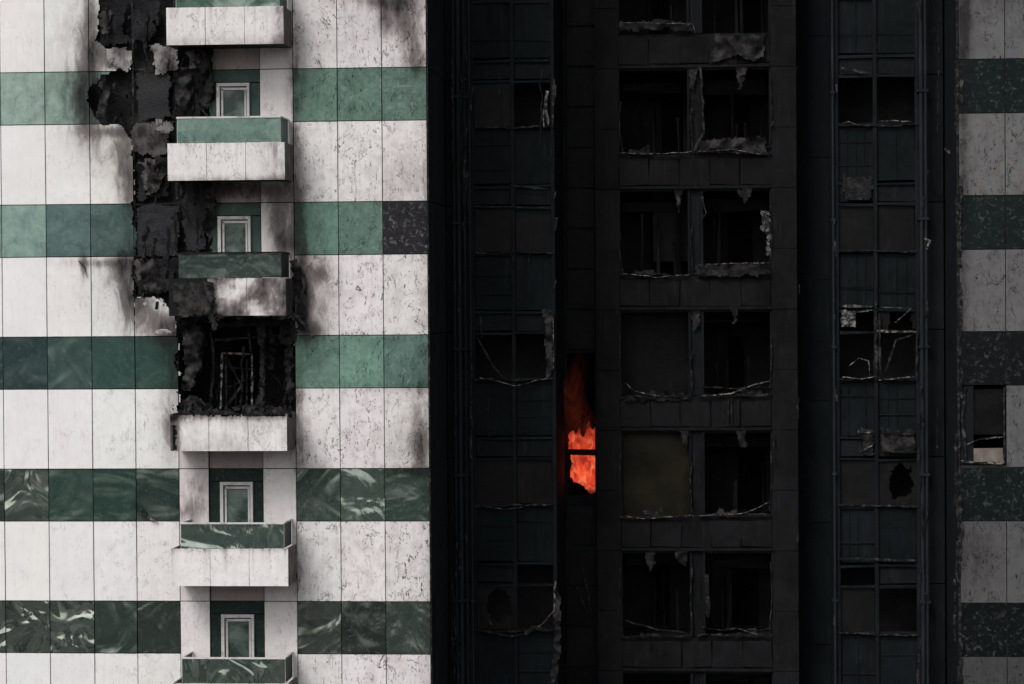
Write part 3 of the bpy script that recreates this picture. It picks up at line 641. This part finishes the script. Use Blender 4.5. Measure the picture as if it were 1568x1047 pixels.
strips(ash,26,1463,1473,0,1047,-.03,.0,.02,.06,4,120)
zw1=ztop(2)-gh; zw0=ztop(3)
rx0=XR0+.03; rx1=colsRR[1]
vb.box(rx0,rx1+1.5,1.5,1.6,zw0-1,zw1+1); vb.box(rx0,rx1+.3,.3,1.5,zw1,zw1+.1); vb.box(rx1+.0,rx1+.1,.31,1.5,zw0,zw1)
pn.box(rx0+.1,rx1-.03,.12,.16,zw0+.72,zw1-.08,rnd=.2); bb=B("blind_board",BRACK); bb.box(rx0+.1,rx1-.03,.05,.1,zw0+.09,zw0+.42,jit=.01)
bm.pline([(1472,706),(1500,708),(1538,709)],-.03,.05,.04,1.2); bm.pline([(1476,682),(1500,672),(1538,668)],.03,.03,.03,1); ash.pline([(1478,592),(1474,640),(1478,700)],.0,.06,.04,1.5); ash.pline([(1538,592),(1538,706)],.0,.05,.03,1)

for b in(w,g,beige,dfr,dgl,bk,bl,vb,rm,rail,slab,bp_,sh,ash,bm,sw,rv,sf_,sbl,pn,pp,inn,ol,tr,bb): b.done()
for b in(ch,chp,cr_): b.done(True)
rf=B("rear_mass_and_roof",ROOF); rf.box(xl,colsRR[-1],12.5,24,zlo,zhi); rf.box(xl,colsRR[-1],.4,12.4,zhi,zhi+.4); rf.box(xl-.3,xl,.0,24,zlo,zhi); rf.box(colsRR[-1],colsRR[-1]+.3,0,24,zlo,zhi); rf.done()

# ------------------------------------------------------------ ground and buildings across the street
m=M("asphalt"); m.l(m.mix(m.rng(m.noise(.4,6,.7),.3,.7),(.035,.035,.037),(.07,.07,.07)),m.b.inputs['Base Color']); m.b.inputs['Roughness'].default_value=.9; ASP=m.m
gr=B("ground",ASP,None); i=gr.av((-1500,-1500,0));gr.av((1500,-1500,0));gr.av((1500,1500,0));gr.av((-1500,1500,0)); gr.f.append((0,1,2,3)); gr.done()
m=M("pale_render"); m.l(m.mix(m.rng(m.noise(.3,4,.6),.3,.7),(.45,.44,.42),(.62,.60,.57)),m.b.inputs['Base Color']); PALE=m.m
m=M("dark_window_glass"); m.l(m.mix(m.noise(.5),(.02,.03,.03),(.05,.07,.07)),m.b.inputs['Base Color']); m.b.inputs['Roughness'].default_value=.1; DW=m.m
for (x,y,wd,dp,h,fl) in((-70,-150,26,18,38,3.1),(-28,-175,20,18,52,3.2),(6,-140,18,16,31,3),(38,-165,24,18,44,3.3),(78,-150,30,18,34,3),(-120,-170,30,20,58,3.2)):
    e=bpy.data.objects.new("apartment_block",None); sc.collection.objects.link(e)
    b1=B("walls",PALE,e); b2=B("windows",DW,e)
    b1.box(x-wd/2,x+wd/2,y-dp/2,y+dp/2,0,h); b1.box(x-wd/4,x+wd/4,y-dp/4,y+dp/4,h,h+3)
    z=1.2
    while z<h-2.2:
        xx=x-wd/2+1.2
        while xx<x+wd/2-2.4:
            b2.box(xx,xx+2.0,y+dp/2-.1,y+dp/2+.05,z,z+1.7); xx+=3.1
        b1.box(x-wd/2-.1,x+wd/2+.1,y+dp/2,y+dp/2+.25,z+fl-1.1,z+fl-.75); z+=fl
    b1.done(); b2.done()

# ------------------------------------------------------------ light
SE=math.radians(48); AZ=math.radians(-148)
wd=bpy.data.worlds.new("World"); sc.world=wd; wd.use_nodes=True; nt=wd.node_tree
sk=nt.nodes.new("ShaderNodeTexSky"); sk.sky_type='NISHITA'; sk.sun_disc=False; sk.sun_elevation=SE; sk.sun_rotation=AZ; sk.dust_density=4; sk.air_density=1.2
hs=nt.nodes.new("ShaderNodeHueSaturation"); hs.inputs['Saturation'].default_value=.22
nt.links.new(sk.outputs[0],hs.inputs['Color']); nt.links.new(hs.outputs[0],nt.nodes['Background'].inputs[0]); nt.nodes['Background'].inputs[1].default_value=.15
sd=bpy.data.lights.new("sun",'SUN'); sd.energy=1.4; sd.angle=math.radians(22); sd.color=(1,.97,.95)
so=bpy.data.objects.new("sun",sd); sc.collection.objects.link(so)
dv=Vector((math.sin(AZ)*math.cos(SE),math.cos(AZ)*math.cos(SE),math.sin(SE)))
so.rotation_euler=dv.to_track_quat('Z','Y').to_euler(); so.location=(0,-80,80)
